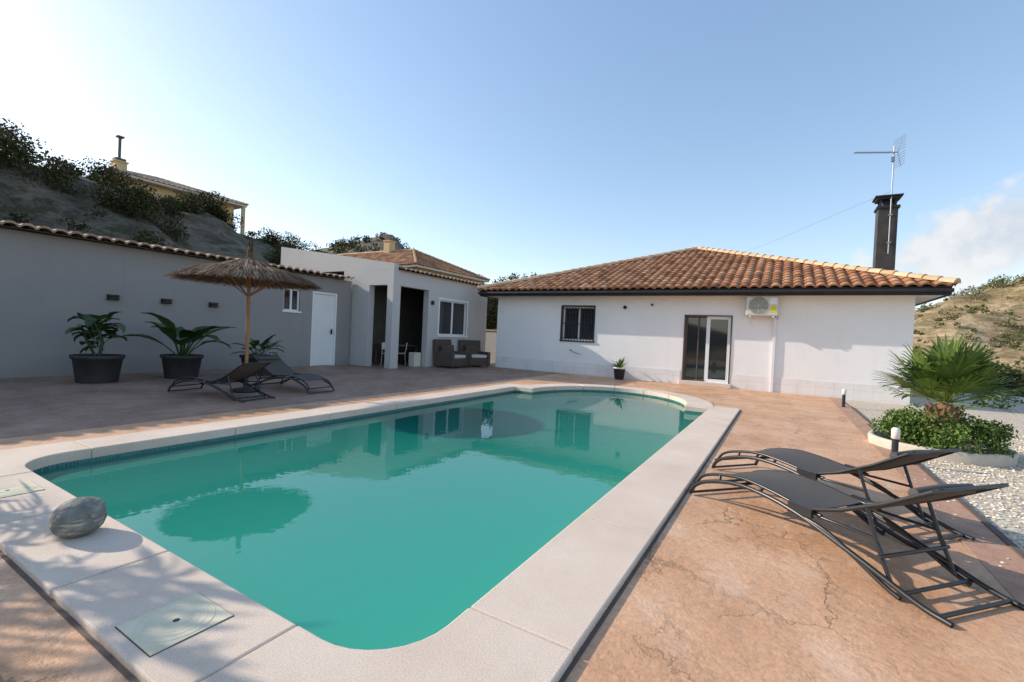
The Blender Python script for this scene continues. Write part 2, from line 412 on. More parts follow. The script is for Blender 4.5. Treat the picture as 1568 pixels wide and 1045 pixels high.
pool=empty('swimming_pool'); n=len(out)
mb=MB(); mb.add([(x,y,-.10) for x,y in out]+[(x,y,-1.6) for x,y in out],[((i+1)%n,i,i+n,(i+1)%n+n) for i in range(n)])
mb.build('tiled_walls',M_pt,pool)
mb=MB(); mb.add([(x,y,-1.6) for x,y in out],[tuple(range(n))]); mb.build('floor',M_pf,pool)
mb=MB()
for zt,k in [(-.9,1.0),(-.6,.72),(-.28,.42)]:
    pl=[(CX+RA*math.cos(a),PY1+RB*math.sin(a)) for a in np.linspace(0,math.pi,40)]
    y0=PY1+RB*(1-k)
    pl=[(x*.998+CX*.002,y-.003) for x,y in pl if y>=y0]
    mb.prism(pl,-1.6,zt)
mb.build('entry_steps',simple('step_finish',(.45,.7,.6)),pool)
mb=MB(); mb.add([(x,y,-.14) for x,y in out],[tuple(range(n))]); mb.build('pool_water',M_water)

def lid(cx,cy,a,name='skimmer_lid'):
    T=Matrix.Translation((cx,cy,.0))@Matrix.Rotation(a,4,'Z')
    E=empty(name); s=.160
    mb=MB(T); mb.box((-s-.005,-s-.005,-.02),(s+.005,s+.005,.0015)); mb.build('gap',M_copside,E)
    mb=MB(T); mb.box((-s,-s,-.02),(s,s,.005)); 
    mb.lathe([(.148,.0052),(.147,.0066),(.143,.0066),(.142,.0054),(.118,.0060),(.117,.0070),(.114,.0070),(.113,.0060),(.088,.0060),(.087,.0070),(.084,.0070),(.083,.0060),(.058,.0060),(.057,.0070),(.054,.0070),(.053,.0060),(.014,.0060)],(0,0,0),40,sm=False)
    mb.build('lid',M_cream,E)
    mb=MB(T); mb.lathe([(.014,.0062),(.0,.0062)],(0,0,0),16); mb.build('finger_hole',M_black,E)
lid(-2.27,1.02,.0); lid(-4.95,1.06,.0)
bm=bmesh.new(); bmesh.ops.create_icosphere(bm,subdivisions=5,radius=1)
for v in bm.verts:
    p=v.co.copy(); k=1+.10*noise.fractal(p*1.0+Vector((3,1,2)),1,2,5)
    q=Vector((math.copysign(abs(p.x)**.9,p.x),math.copysign(abs(p.y)**.9,p.y),math.copysign(abs(p.z)**.88,p.z)))
    v.co=Vector((q.x*.132*k,q.y*.125*k,q.z*.112*k))
me=bpy.data.meshes.new('boulder'); bm.to_mesh(me); bm.free(); me.materials.append(M_rock)
for p in me.polygons: p.use_smooth=True
o=bpy.data.objects.new('boulder',me); sc.collection.objects.link(o); o.location=(-3.68,1.10,.103); o.rotation_euler=(.05,-.08,-.4)

# ---------------------------------------------------------------- tiles
def tile_face(name,parent,P0,U,W,V,L,insL,insR,mat,pitch=.28,course=.37,amp=.06,ns=8,lift=.03):
    P0,U,V=[np.array(a,dtype=float) for a in (P0,U,V)]; U/=np.linalg.norm(U); V/=np.linalg.norm(V)
    N=np.cross(U,V); N/=np.linalg.norm(N)
    if N[2]<0: N=-N
    nc=max(1,round(W/pitch)); pitch=W/nc; x=np.linspace(0,W,nc*ns+1)
    ph=(x/pitch)%1.0
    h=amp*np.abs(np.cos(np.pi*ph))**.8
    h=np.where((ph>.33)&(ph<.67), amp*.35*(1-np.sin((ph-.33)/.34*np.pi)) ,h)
    rows=math.ceil(L/course); vs=[];fs=[];rr=[];m=len(x)
    R_=rng.random((rows,nc))
    for c in range(rows):
        d0=c*course; d1=min(L,(c+1)*course+.02)
        hi0=W-insR*d0; lo0=insL*d0
        if hi0-lo0<.05: break
        for (d,lf) in ((d0,-.02),(d0,lift),(d0,lift),(d1,.0)):
            lo,hi=insL*d,W-insR*d
            if lo>hi: lo=hi=(lo+hi)/2
            X=np.clip(x,lo,hi)
            P=P0+X[:,None]*U+d*V+(h+lf)[:,None]*N
            vs.append(P)
        b=c*4*m
        i=np.arange(m-1); xm=(x[:-1]+x[1:])/2
        ok=(xm>lo0-pitch*.5)&(xm<hi0+pitch*.5)
        for k in i[ok]:
            q=R_[c,min(nc-1,int((k/ns+.5))%nc)]
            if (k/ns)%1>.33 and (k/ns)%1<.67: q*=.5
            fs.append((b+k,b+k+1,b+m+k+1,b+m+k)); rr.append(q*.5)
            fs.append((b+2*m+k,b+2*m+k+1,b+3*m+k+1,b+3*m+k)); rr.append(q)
    V_=np.concatenate(vs).tolist()
    return mkmesh(name,V_,fs,[mat],sm=True,rnd=rr,parent=parent)
def caps(name,parent,A,B,mat,r=.12,L=.38):
    A,B=Vector(A),Vector(B); d=(B-A); n=max(1,round(d.length/L)); d.normalize(); side=d.cross(Vector((0,0,1))).normalized(); up=side.cross(d).normalized()
    mb=MB(); st=(B-A).length/n
    for i in range(n):
        p=A+d*st*i; q=p+d*(st*1.12); r0=r*1.08; r1=r*.88; k=9
        vs=[p+side*r0*math.cos(a)+up*(r0*math.sin(a)+.01) for a in np.linspace(0,math.pi,k)]+[q+side*r1*math.cos(a)+up*r1*math.sin(a) for a in np.linspace(0,math.pi,k)]
        mb.add(vs,[(j,j+1,k+j+1,k+j) for j in range(k-1)],0,True,random.random())
        mb.add(vs[:k],[tuple(range(k))],0,False,.0)
    return mb.build(name,mat,parent)
def hiproof(parent,x0,x1,y0,y1,z,rise,mat,matc,pitch=.28,ns=8,course=.37):
    w,d=x1-x0,y1-y0; h=min(w,d)/2; sl=rise/h; V=lambda a,b:(a,b,sl); L=h*math.sqrt(1+sl*sl); k=1/math.sqrt(1+sl*sl)
    tile_face('roof_front',parent,(x0,y0,z),(1,0,0),w,V(0,1),L,k,k,mat,pitch,course,ns=ns)
    tile_face('roof_back',parent,(x0,y1,z),(1,0,0),w,V(0,-1),L,k,k,mat,pitch,course,ns=ns)
    tile_face('roof_left',parent,(x0,y0,z),(0,1,0),d,V(1,0),L,k,k,mat,pitch,course,ns=ns)
    tile_face('roof_right',parent,(x1,y0,z),(0,1,0),d,V(-1,0),L,k,k,mat,pitch,course,ns=ns)
    zr=z+rise+.03
    if w>=d: a=(x0+h,(y0+y1)/2,zr); b=(x1-h,(y0+y1)/2,zr)
    else: a=((x0+x1)/2,y0+h,zr); b=((x0+x1)/2,y1-h,zr)
    if (Vector(a)-Vector(b)).length>.3: caps('ridge',parent,a,b,matc)
    e=.05
    if w>=d: cs=[((x0,y0),a),((x0,y1),a),((x1,y0),b),((x1,y1),b)]
    else: cs=[((x0,y0),a),((x1,y0),a),((x0,y1),b),((x1,y1),b)]
    for i,(c,t) in enumerate(cs): caps('hip_%d'%i,parent,(c[0],c[1],z+e),t,matc)

def wallx(mb,x0,x1,y0,y1,z0,z1,ops):
    c=x0
    for a,b,p,q in sorted(ops):
        if a>c: mb.box((c,y0,z0),(a,y1,z1))
        if p>z0: mb.box((a,y0,z0),(b,y1,p))
        if q<z1: mb.box((a,y0,q),(b,y1,z1))
        c=b
    if c<x1: mb.box((c,y0,z0),(x1,y1,z1))
def wally(mb,y0,y1,x0,x1,z0,z1,ops):
    c=y0
    for a,b,p,q in sorted(ops):
        if a>c: mb.box((x0,c,z0),(x1,a,z1))
        if p>z0: mb.box((x0,a,z0),(x1,b,p))
        if q<z1: mb.box((x0,a,q),(x1,b,z1))
        c=b
    if c<y1: mb.box((x0,c,z0),(x1,y1,z1))

# ---------------------------------------------------------------- main house
H=empty('white_house'); HX0,HX1,HY=-10.3,3.03,16.2; WT=2.9
mb=MB(); win=(-7.34,-6.06,1.24,2.52); dr=(-2.83,-1.45,.10,2.25)
wallx(mb,HX0,HX1,HY,HY+.25,-.2,WT,[win,dr])
mb.box((HX0,HY+.25,-.2),(HX0+.25,29.6,WT)); mb.box((HX1-.25,HY+.25,-.2),(HX1,29.6,WT)); mb.box((HX0+.25,29.35,-.2),(HX1-.25,29.6,WT))
mb.build('walls',M_white,H)
def plm():
    t=NT('plinth_tile').set(.8,.2); b=t.n('ShaderNodeTexBrick'); s=t.n('ShaderNodeSeparateXYZ'); t.l(t.co,s.inputs[0]); c=t.n('ShaderNodeCombineXYZ'); t.l(s.outputs[0],c.inputs[0]); t.l(s.outputs[2],c.inputs[1]); t.l(c.outputs[0],b.inputs['Vector'])
    b.inputs['Scale'].default_value=1; b.inputs['Brick Width'].default_value=.45; b.inputs['Row Height'].default_value=.23; b.inputs['Mortar Size'].default_value=.004; b.offset=0
    b.inputs['Color1'].default_value=(.83,.79,.76,1); b.inputs['Color2'].default_value=(.80,.77,.74,1); b.inputs['Mortar'].default_value=(.64,.6,.56,1)
    t.col(t.mix(t.ramp(t.noise(2,8),[(.5,0.),(.8,.35)]),b.outputs['Color'],(.5,.44,.38))); return t.m
mb=MB(); mb.box((HX0-.003,HY-.012,-.2),(dr[0]-.1,HY,.42)); mb.box((dr[1]+.1,HY-.012,-.2),(HX1+.003,HY,.42)); mb.build('plinth',plm(),H)
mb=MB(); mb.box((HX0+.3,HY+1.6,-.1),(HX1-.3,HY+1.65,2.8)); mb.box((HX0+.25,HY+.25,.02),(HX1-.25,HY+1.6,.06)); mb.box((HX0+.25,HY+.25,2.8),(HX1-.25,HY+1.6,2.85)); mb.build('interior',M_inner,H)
EX0,EX1,EY0,EY1=-10.85,3.62,15.62,30.2
mb=MB(); mb.box((EX0+.05,EY0+.05,WT+.002),(EX1-.05,EY1-.05,WT+.04)); mb.build('soffit',M_beige,H)
mb=MB()
mb.box((EX0,EY0,2.87),(EX1,EY0+.05,3.10)); mb.box((EX0,EY0+.05,2.87),(EX0+.05,EY1,3.10)); mb.box((EX1-.05,EY0+.05,2.87),(EX1,EY1,3.10))
mb.tube([(EX0-.02,EY0-.05,2.99),(EX1+.02,EY0-.05,2.99)],.055)
mb.build('fascia_gutter',M_black,H)
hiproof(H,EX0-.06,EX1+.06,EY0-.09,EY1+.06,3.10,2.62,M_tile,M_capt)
mb=MB(); a,b,p,q=win
f=.05
mb.box((a,HY+.12,p),(a+f,HY+.18,q)); mb.box((b-f,HY+.12,p),(b,HY+.18,q)); mb.box((a+f,HY+.12,p),(b-f,HY+.18,p+f)); mb.box((a+f,HY+.12,q-f),(b-f,HY+.18,q)); mb.box(((a+b)/2-.035,HY+.115,p+f),((a+b)/2+.035,HY+.185,q-f))
mb.build('window_frame',M_wf,H)
mb=MB(); mb.box((a+f,HY+.15,p+f),(b-f,HY+.155,q-f)); mb.build('window_glass',M_glass,H)
mb=MB()
for i in range(11):
    x=a+.02+(b-a-.04)*i/10; mb.box((x-.008,HY+.035,p+.0),(x+.008,HY+.051,q))
for z in (p+.08,(p+q)/2,q-.08): mb.box((a,HY+.03,z-.012),(b,HY+.034,z+.012))
mb.box((a-.05,HY-.03,p-.0),(a,HY+.03,q+.05)); mb.box((b,HY-.03,p),(b+.04,HY+.03,q+.05)); mb.box((a,HY-.03,q),(b,HY+.03,q+.05)); mb.box((a-.06,HY-.05,p-.05),(b+.06,HY+.06,p))
mb.build('window_grille',M_black,H)
mb=MB(); a,b,p,q=dr; m_=(a+b)/2
mb.box((m_-.04,HY+.08,p),(m_+.07,HY+.14,q)); mb.box((b-.09,HY+.08,p),(b,HY+.14,q)); mb.box((m_+.07,HY+.08,p),(b-.09,HY+.14,p+.10)); mb.box((m_+.07,HY+.08,q-.09),(b-.09,HY+.14,q))
mb.build('door_frame',M_wf,H)
mb=MB(); mb.box((a,HY+.06,p),(a+.06,HY+.13,q)); mb.box((a+.06,HY+.06,q-.05),(m_-.04,HY+.13,q)); mb.box((a+.06,HY+.06,p),(m_-.04,HY+.13,p+.06)); mb.box((m_-.3,HY+.05,p+.06),(m_-.26,HY+.12,q-.05))
mb.box((a-.04,HY-.02,p),(a,HY+.05,q+.04)); mb.box((a-.04,HY-.02,q),(b+.04,HY+.05,q+.04)) ; mb.box((b,HY-.02,p),(b+.04,HY+.05,q))
mb.build('door_shutter_frame',simple('brown_alu',(.12,.09,.075)),H)
mb=MB(); mb.box((a+.06,HY+.10,p+.06),(b-.07,HY+.104,q-.05)); mb.build('door_glass',M_glass,H)
mb=MB(); mb.box((a-.1,HY-.14,G),(b+.1,HY+.06,p-.003)); mb.build('door_step',M_cop,H,bevel=.01)
mb=MB(); mb.box((-.27,HY-.06,G),(-.19,HY-.013,2.25)); mb.build('cable_duct',M_wf,H,bevel=.006)
for i,(x,z) in enumerate([(-4.9,2.52),(-3.95,2.62)]):
    mb=MB(); mb.tube([(x,HY,z),(x,HY-.06,z)],.05 if i==0 else .03,12); mb.tube([(x,HY-.06,z),(x,HY-.09,z-.02)],.06 if i==0 else .035,12); mb.build('wall_spot_%d'%i,M_black,H)
mb=MB(); mb.tube(spline([(-6.9,HY-.03,.85),(-6.7,HY-.06,.78),(-6.5,HY-.08,.75)]),.012); mb.tube([(-6.95,HY-.02,.88),(-6.9,HY-.03,.85)],.03); mb.build('garden_tap',M_metal,H)
mb=MB(); mb.box((-10.06,HY-.04,2.2),(-9.95,HY-.0,2.3)); mb.build('junction_box',M_wf,H)
cx,cy=2.45,17.2; C=empty('chimney'); 
mb=MB(); h=.23; mb.box((cx-h,cy-h,3.3),(cx+h,cy+h,5.55)); mb.build('stack',M_chim,C,bevel=.01)
mb=MB()
for dx in(-1,1):
    for dy in(-1,1): mb.box((cx+dx*.17-.025,cy+dy*.17-.025,5.55),(cx+dx*.17+.025,cy+dy*.17+.025,5.85))
mb.box((cx-.10,cy-.10,5.55),(cx+.10,cy+.10,5.80))
mb.box((cx-.27,cy-.27,5.53),(cx+.27,cy+.27,5.60)); mb.box((cx-.27,cy-.27,5.80),(cx+.27,cy+.27,5.85)); mb.box((cx-.32,cy-.32,5.86),(cx+.32,cy+.32,5.90)); mb.build('cowl',M_black,C)
mb=MB(); mb.box((cx-.42,cy-.42,3.4),(cx+.42,cy+.3,3.60)); mb.build('flashing',M_capt,C,bevel=.03)
A=empty('tv_antenna'); mb=MB()
ax,ay=cx+.05,cy-.27; mb.tube([(ax,ay,4.2),(ax,ay,7.3)],.017)
for z in (4.5,5.3): mb.box((ax-.05,ay-.02,z),(ax+.05,ay+.05,z+.04))
bd=Vector((-.93,-.37,0)).normalized(); sd=Vector((-bd.y,bd.x,0))
o0=Vector((ax,ay,7.12))-bd*.1
mb.tube([o0,o0+bd*1.15],.014)
for i in range(14):
    c=o0+bd*(.2+.07*i); l=.10; mb.tube([c-sd*l,c+sd*l],.006,5)
    mb.tube([c+Vector((0,0,-.03)),c+Vector((0,0,.03))],.006,5)
for sg in(-1,1):
    for k in range(6):
        c=o0-bd*.02+Vector((0,0,sg*(.05+.07*k)))
        mb.tube([c-sd*.28,c+sd*.28],.006,5)
    mb.tube([o0,o0+Vector((0,0,sg*.42))+bd*-.1],.007,5)
mb.box((ax-.06,ay-.06,6.85),(ax+.02,ay,6.98)); mb.build('yagi',M_metal,A)
mb=MB(); p=spline([(ax,ay,6.0),(-3,30,6.6),(-12,48,8.6)],10); mb.tube(p,.004,5); mb.build('aerial_cable',M_metal)
C=empty('air_conditioner'); x0,x1,z0,z1=-1.02,-.16,2.28,2.88; yb,yf=HY-.07,HY-.43
mb=MB(); mb.box((x0,yf,z0),(x1,yb,z1)); mb.build('casing',M_ac,C,bevel=.02)
mb=MB(); fx=x0+.34; fz=(z0+z1)/2
for k in range(9): 
    r=.04+.028*k; mb.tube([(fx+r*math.cos(a),yf-.012,fz+r*math.sin(a)) for a in np.linspace(0,2*math.pi,25)],.0035,4)
for k in range(8): 
    a=k*math.pi/4; mb.tube([(fx,yf-.012,fz),(fx+.27*math.cos(a),yf-.012,fz+.27*math.sin(a))],.005,4)
mb.build('fan_guard',M_ac,C)
mb=MB(); mb.lathe([(.0,0),(.26,0)],(0,0,0),24); 
o=mb.build('fan_recess',simple('recess',(.3,.29,.26)),C); o.rotation_euler=(math.pi/2,0,0); o.location=(fx,yf-.004,fz)
mb=MB(); mb.box((x1-.2,yf-.004,z0+.1),(x1-.05,yf-.001,z0+.3)); mb.build('label',M_yellow,C)
mb=MB(); mb.box((x1-.22,yf-.004,z0+.35),(x1-.04,yf-.001,z1-.06)); mb.build('label_plate',M_wf,C)
mb=MB()
for x in(x0+.1,x1-.14): mb.box((x,yf+.0,z0-.05),(x+.04,HY,z0-.005)); mb.box((x,HY-.04,z0-.3),(x+.04,HY,z0-.05)); 
mb.tube(spline([(x1-.05,yb,z0+.1),(x1+.04,yb,z0+.05),(x1+.0,HY-.03,z0-.1),(-.23,HY-.03,2.2)]),.02)
mb.build('bracket',M_wf,C)

# ---------------------------------------------------------------- left outbuilding
O=empty('outbuilding'); WX=-13.7
wn=(8.87,9.44,1.78,2.5); dd=(9.9,10.88,G,2.5)
mb=MB(); wally(mb,-9,11.5,WX-.25,WX,-.2,3.02,[wn,(dd[0],dd[1],-.2,dd[3])]); mb.box((WX-4.3,-9,-.2),(WX-4.05,11.5,3.3)); mb.box((WX-4.05,-9,-.2),(WX-.25,-8.8,3.0)); mb.build('walls',M_grey,O)
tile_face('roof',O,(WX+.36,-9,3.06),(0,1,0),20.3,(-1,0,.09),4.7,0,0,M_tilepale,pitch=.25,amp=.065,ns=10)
mb=MB(); mb.add([(WX+.30,-9,3.03),(WX+.30,11.3,3.03),(WX-4.2,11.3,3.43),(WX-4.2,-9,3.43)],[(0,1,2,3)]); mb.build('roof_deck',M_beige,O)
mb=MB(); mb.box((WX-.09,dd[0]+.06,G+.005),(WX-.05,dd[1]-.06,dd[3]-.06)); mb.build('door',M_wd,O,bevel=.004)
mb=MB(); mb.box((WX-.12,dd[0],G),(WX+.012,dd[0]+.06,dd[3]));mb.box((WX-.12,dd[1]-.06,G),(WX+.012,dd[1],dd[3]));mb.box((WX-.12,dd[0]+.06,dd[3]-.06),(WX+.012,dd[1]-.06,dd[3])); mb.build('door_frame',M_wf,O)
mb=MB(); mb.tube([(WX-.05,dd[1]-.14,1.15),(WX+.0,dd[1]-.14,1.15),(WX+.0,dd[1]-.26,1.15)],.014); mb.box((WX-.05,dd[1]-.17,1.05),(WX-.04,dd[1]-.11,1.25)); mb.build('door_handle',M_black,O)
mb=MB(); a,b,p,q=wn
mb.box((WX-.12,a,p),(WX-.06,a+.05,q));mb.box((WX-.12,b-.05,p),(WX-.06,b,q));mb.box((WX-.12,a+.05,p),(WX-.06,b-.05,p+.05));mb.box((WX-.12,a+.05,q-.05),(WX-.06,b-.05,q));mb.box((WX-.12,(a+b)/2-.03,p+.05),(WX-.055,(a+b)/2+.03,q-.05)); mb.box((WX-.02,a-.05,p-.05),(WX+.03,b+.05,p))
mb.build('window_frame',M_wf,O)
mb=MB(); mb.box((WX-.1,a+.05,p+.05),(WX-.095,b-.05,q-.05)); mb.build('window_glass',M_glass,O)
for i,y in enumerate((4.55,5.64,6.77)):
    L=empty('wall_lamp'); mb=MB(); mb.box((WX,y-.11,1.72),(WX+.03,y+.11,1.85)); mb.box((WX+.03,y-.1,1.73),(WX+.12,y+.1,1.77)); mb.box((WX+.03,y-.1,1.80),(WX+.12,y+.1,1.84)); mb.box((WX+.03,y-.04,1.77),(WX+.09,y+.04,1.80)); mb.build('lamp_body',M_black,L)

# ---------------------------------------------------------------- annex (porch building)
N_=empty('porch_building'); AX,AY,AY1=-11.65,11.55,17.4; AZ=3.42
mb=MB()
wallx(mb,-14.2,AX,AY,AY+.25,-.2,AZ,[(-12.83,-11.93,-.2,2.88)])
wally(mb,AY+.25,AY1,AX-.25,AX,-.2,AZ,[(AY+.36,13.4,-.2,2.88),(14.07,15.88,1.19,2.6)])
mb.box((-18.15,AY1-.25,-.2),(AX-.25,AY1,AZ)); mb.box((-18.15,AY,-.2),(-17.9,AY1-.25,4.1))
def par(y0,y1,x0,x1,zb,z0,z1):
    mb.add([(x0,y0,zb),(x1,y0,zb),(x1,y0,z1),(x0,y0,z0),(x0,y1,zb),(x1,y1,zb),(x1,y1,z1),(x0,y1,z0)],[(0,1,2,3),(5,4,7,6),(3,2,6,7),(0,4,5,1),(1,5,6,2),(4,0,3,7)])
par(AY-.002,AY+.22,-18.15,AX,AZ,4.55,3.62)
mb.build('walls',M_annex,N_)
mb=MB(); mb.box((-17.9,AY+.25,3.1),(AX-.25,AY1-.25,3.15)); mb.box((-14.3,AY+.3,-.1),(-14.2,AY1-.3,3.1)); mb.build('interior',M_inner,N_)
mb=MB(); mb.box((-14.2,AY,-.2),(AX,AY1,G+.003)); mb.build('porch_floor',M_terr_shade,N_)
tile_face('roof',N_,(AX+.22,AY+.22,3.44),(0,1,0),AY1-AY+.05,(-1,0,.10),6.6,0,0,M_tilepale,pitch=.25,amp=.055,ns=10)
mb=MB(); mb.add([(AX+.16,AY+.22,3.41),(AX+.16,AY1,3.41),(-18,AY1,4.03),(-18,AY+.22,4.03)],[(0,1,2,3)]); mb.build('roof_deck',M_beige,N_)
mb=MB(); a,b,p,q=14.07,15.88,1.19,2.6
for (u,v,w,x) in ((a,a+.06,p,q),(b-.06,b,p,q),(a+.06,b-.06,p,p+.06),(a+.06,b-.06,q-.06,q),((a+b)/2-.04,(a+b)/2+.04,p+.06,q-.06)): mb.box((AX-.14,u,w),(AX-.07,v,x))
mb.box((AX-.02,a-.05,p-.06),(AX+.05,b+.05,p))
for (u,v,w,x) in ((a-.07,a,p,q+.07),(b,b+.07,p,q+.07),(a,b,q,q+.07)): mb.box((AX,u,w),(AX+.012,v,x))
mb.build('window_frame',M_wf,N_)
mb=MB(); mb.box((AX-.11,a+.06,p+.06),(AX-.105,b-.06,q-.06)); mb.build('window_glass',M_glass,N_)
mb=MB(); mb.box((AX+.0,13.55,2.35),(AX+.08,13.65,2.5)); mb.build('wall_spot',M_black,N_)
def chair(x,y,rot,name='white_chair'):
    E=empty(name); T=Matrix.Translation((x,y,G))@Matrix.Rotation(rot,4,'Z'); mb=MB(T)
    for dx in(-.2,.2):
        mb.tube([(dx,-.2,0),(dx*.9,-.19,.44)],.014); mb.tube([(dx,.22,0),(dx*.9,.19,.44),(dx*.9,.26,.85)],.014)
    mb.box((-.21,-.21,.43),(.21,.21,.46)); mb.box((-.19,.22,.6),(.19,.25,.86)); mb.build('frame',M_beige,E)
chair(-12.7,12.5,1.2); chair(-13.0,13.4,-.8)
E=empty('porch_table'); mb=MB(); mb.box((-13.7,12.6,.7),(-12.7,14.2,.74)); 
for x in(-13.6,-12.8):
    for y in (12.7,14.1): mb.box((x-.03,y-.03,G),(x+.03,y+.03,.7))
mb.build('table',M_bark,E,)
E=empty('white_planter_box'); mb=MB(); mb.prism([(-12.15,12.98),(-11.85,12.98),(-11.85,13.34),(-12.15,13.34)],G,.5); mb.build('box',M_beige,E,bevel=.02)
E=empty('garden_wall'); mb=MB(); mb.box((-18,20.0,-.3),(-10.3,20.2,1.5)); mb.build('wall',M_annex,E); mb=MB(); mb.box((-18.03,19.96,1.5),(-10.3,20.24,1.56)); mb.build('capping',M_capt,E)

# ---------------------------------------------------------------- neighbour houses
def neigh(name,x0,x1,y0,y1,zb,ze,rise,wallm,chim=None,ov=.7,tm=None):
    E=empty(name); mb=MB(); mb.box((x0,y0,zb),(x1,y1,ze))
    mb.build('walls',wallm,E)
    mb=MB(); mb.box((x0-ov,y0-ov,ze+.001),(x1+ov,y1+ov,ze+.16)); mb.build('eave_slab',M_beige,E)
    hiproof(E,x0-ov-.05,x1+ov+.05,y0-ov-.05,y1+ov+.05,ze+.15,rise,tm,M_capt,pitch=.35,ns=6,course=.5)
    mb=MB()
    for y in np.arange(y0+1.5,y1-1,3.2): mb.box((x1-.02,y,ze-2.2),(x1+.02,y+1.1,ze-.9))
    for x in np.arange(x0+1.5,x1-1,3.2): mb.box((x,y0-.02,ze-2.2),(x+1.1,y0+.02,ze-.9))
    mb.build('windows',M_glass,E)
    if chim:
        cx,cy,zt=chim; mb=MB(); mb.box((cx-.35,cy-.35,ze),(cx+.35,cy+.35,zt-.3)); mb.box((cx-.42,cy-.42,zt-.3),(cx+.42,cy+.42,zt-.2)); mb.build('chimney',wallm,E)
        mb=MB(); mb.box((cx-.3,cy-.3,zt-.2),(cx+.3,cy+.3,zt)); mb.build('chimney_cap',M_bark,E)
    return E
E=neigh('yellow_villa',-50,-40.5,13.6,21.4,5,11.1,1.4,M_yel,(-41.5,13.9,12.6),tm=M_tilepale)
mb=MB(); mb.tube([(-41.5,13.9,12.6),(-41.5,13.9,14.1)],.09); mb.box((-41.7,13.7,14.1),(-41.3,14.1,14.2)); mb.build('flue_pipe',M_bark,E)
mb=MB(); mb.tube([(-40.0,21.9,5),(-40.0,21.9,11.1)],.16,10); mb.build('porch_column',M_yel,E)
neigh('tiled_roof_villa',-43,-24.5,26.5,35,1,6.1,2.2,M_yel,(-31.5,30.5,9.6),tm=M_tile)

# ---------------------------------------------------------------- foliage
def cloud(blobs,per,size,flat=.8):
    Q=[];R=[]
    for (c,r) in blobs:
        n=max(12,int(per*r*r)); d=rng.normal(size=(n,3)); d/=np.linalg.norm(d,axis=1)[:,None]
        rad=r*(.55+.5*rng.random(n))
        P=np.array(c)+d*rad[:,None]*np.array([1,1,flat])
        a=rng.normal(size=(n,3)); a/=np.linalg.norm(a,axis=1)[:,None]
        b=np.cross(a,rng.normal(size=(n,3))); b/=np.linalg.norm(b,axis=1)[:,None]
        s=size*(.5+rng.random(n))[:,None]
        q=np.stack([P-a*s,P-b*s*.55,P+a*s,P+b*s*.55],axis=1); Q.append(q)
        base=rng.random()*.4
        R.append(np.clip(base+.35*rng.random(n)+.25*(d[:,2]*.5+.5),0,1))
    return np.concatenate(Q),np.concatenate(R)
def cloudobj(name,blobs,per,size,mat,parent=None,flat=.8):
    Q,R=cloud(blobs,per,size,flat); n=len(Q)
    V=Q.reshape(-1,3).tolist(); F=np.arange(n*4).reshape(n,4).tolist()
    return mkmesh(name,V,F,[mat],rnd=R,parent=parent)
def shrub(x,y,r,z=None,k=6):
    z=terr(x,y) if z is None else z; out=[]
    for i in range(k):
        a=random.random()*6.28; d=random.random()*r*.7; rr=r*random.uniform(.35,.62)
        out.append(((x+d*math.cos(a),y+d*math.sin(a),z+r*random.uniform(.1,.8)),rr))
    return out
B=[]
for i in range(300):
    t=random.uniform(-36,-21); s=random.uniform(-3,40)
    if noise.noise(Vector((t*.12,s*.12,4)))<-.08: continue
    B+=shrub(t-max(0,s-15)*.75,s,random.choice([.5,.8,1.1,1.6])*random.uniform(.8,1.2),k=6)
for s,r in ((3,1.2),(5.0,1.5),(6.5,.9),(7.8,.7),(9.6,.8),(11.0,1.5),(12.3,1.0),(14.8,.8),(16.4,1.5),(17.6,1.3),(18.6,.6),(20.6,.5),(22.6,1.3),(23.8,.9),(26.5,1.5),(28.0,1.5),(29.5,1.0)):
    B+=shrub(-35.0-max(0,s-15)*.75*.3+random.uniform(-.5,.5),s,r,k=12)
cloudobj('hillside_shrubs',B,330,.07,M_leaf)
B=[]
for i in range(260):
    s=random.uniform(50,90); r=random.uniform(-1.3,-.5)
    B+=shrub(r*s,s,random.uniform(.8,1.8),k=5)
cloudobj('distant_shrubs',B,36,.18,M_leaf)
B=[]
for i in range(620):
    s=random.uniform(60,190); r=random.uniform(.12,.5); B+=shrub(r*s,s,random.choice([.5,.8,1.2,1.8]),k=4)
cloudobj('hill_scrub',B,34,.17,M_leaf2)
B=[]
for i in range(600):
    s=random.uniform(30,190); r=random.uniform(.12,.5); B+=shrub(r*s,s,random.uniform(.3,.9),k=2)
cloudobj('dry_hill_scrub',B,24,.16,M_dry)
B=[]
for i in range(90):
    s=random.uniform(26,66); r=random.uniform(.17,.5); B+=shrub(r*s,s,random.uniform(1.0,2.3),k=9)
cloudobj('valley_trees',B,90,.11,M_leaf2)
B=[]
for i in range(70):
    B+=shrub(random.uniform(4.5,14),random.uniform(17,32),random.uniform(.3,.9),z=-.3,k=5)
cloudobj('garden_scrub',B,260,.05,M_leaf2)
def tree(name,x,y,z,h,r,mat,n=14,size=.09,per=220):
    E=empty(name); mb=MB()
    mb.tube(spline([(x,y,z),(x+.1,y,z+h*.3),(x-.05,y+.05,z+h*.65)]),[.12-.09*i/12 for i in range(13)][:13])
    bl=[]
    for i in range(n):
        a=random.random()*6.28; d=r*random.uniform(.2,.8); zz=z+h*random.uniform(.35,.95); p=(x+d*math.cos(a),y+d*math.sin(a),zz)
        mb.tube([(x,y,z+h*random.uniform(.25,.5)),((x+p[0])/2,(y+p[1])/2,zz-.25),p],[.04,.03,.015],6); bl.append((p,r*random.uniform(.28,.45)))
    mb.build('trunk_and_limbs',M_bark,E); cloudobj('crown',bl,per,size,mat,E)
tree('olive_tree',-15.6,22.5,-.1,4.0,1.7,M_leaf,26,per=320)
tree('olive_tree',-13.4,23.6,-.1,4.2,1.6,M_leaf2,26,per=320)
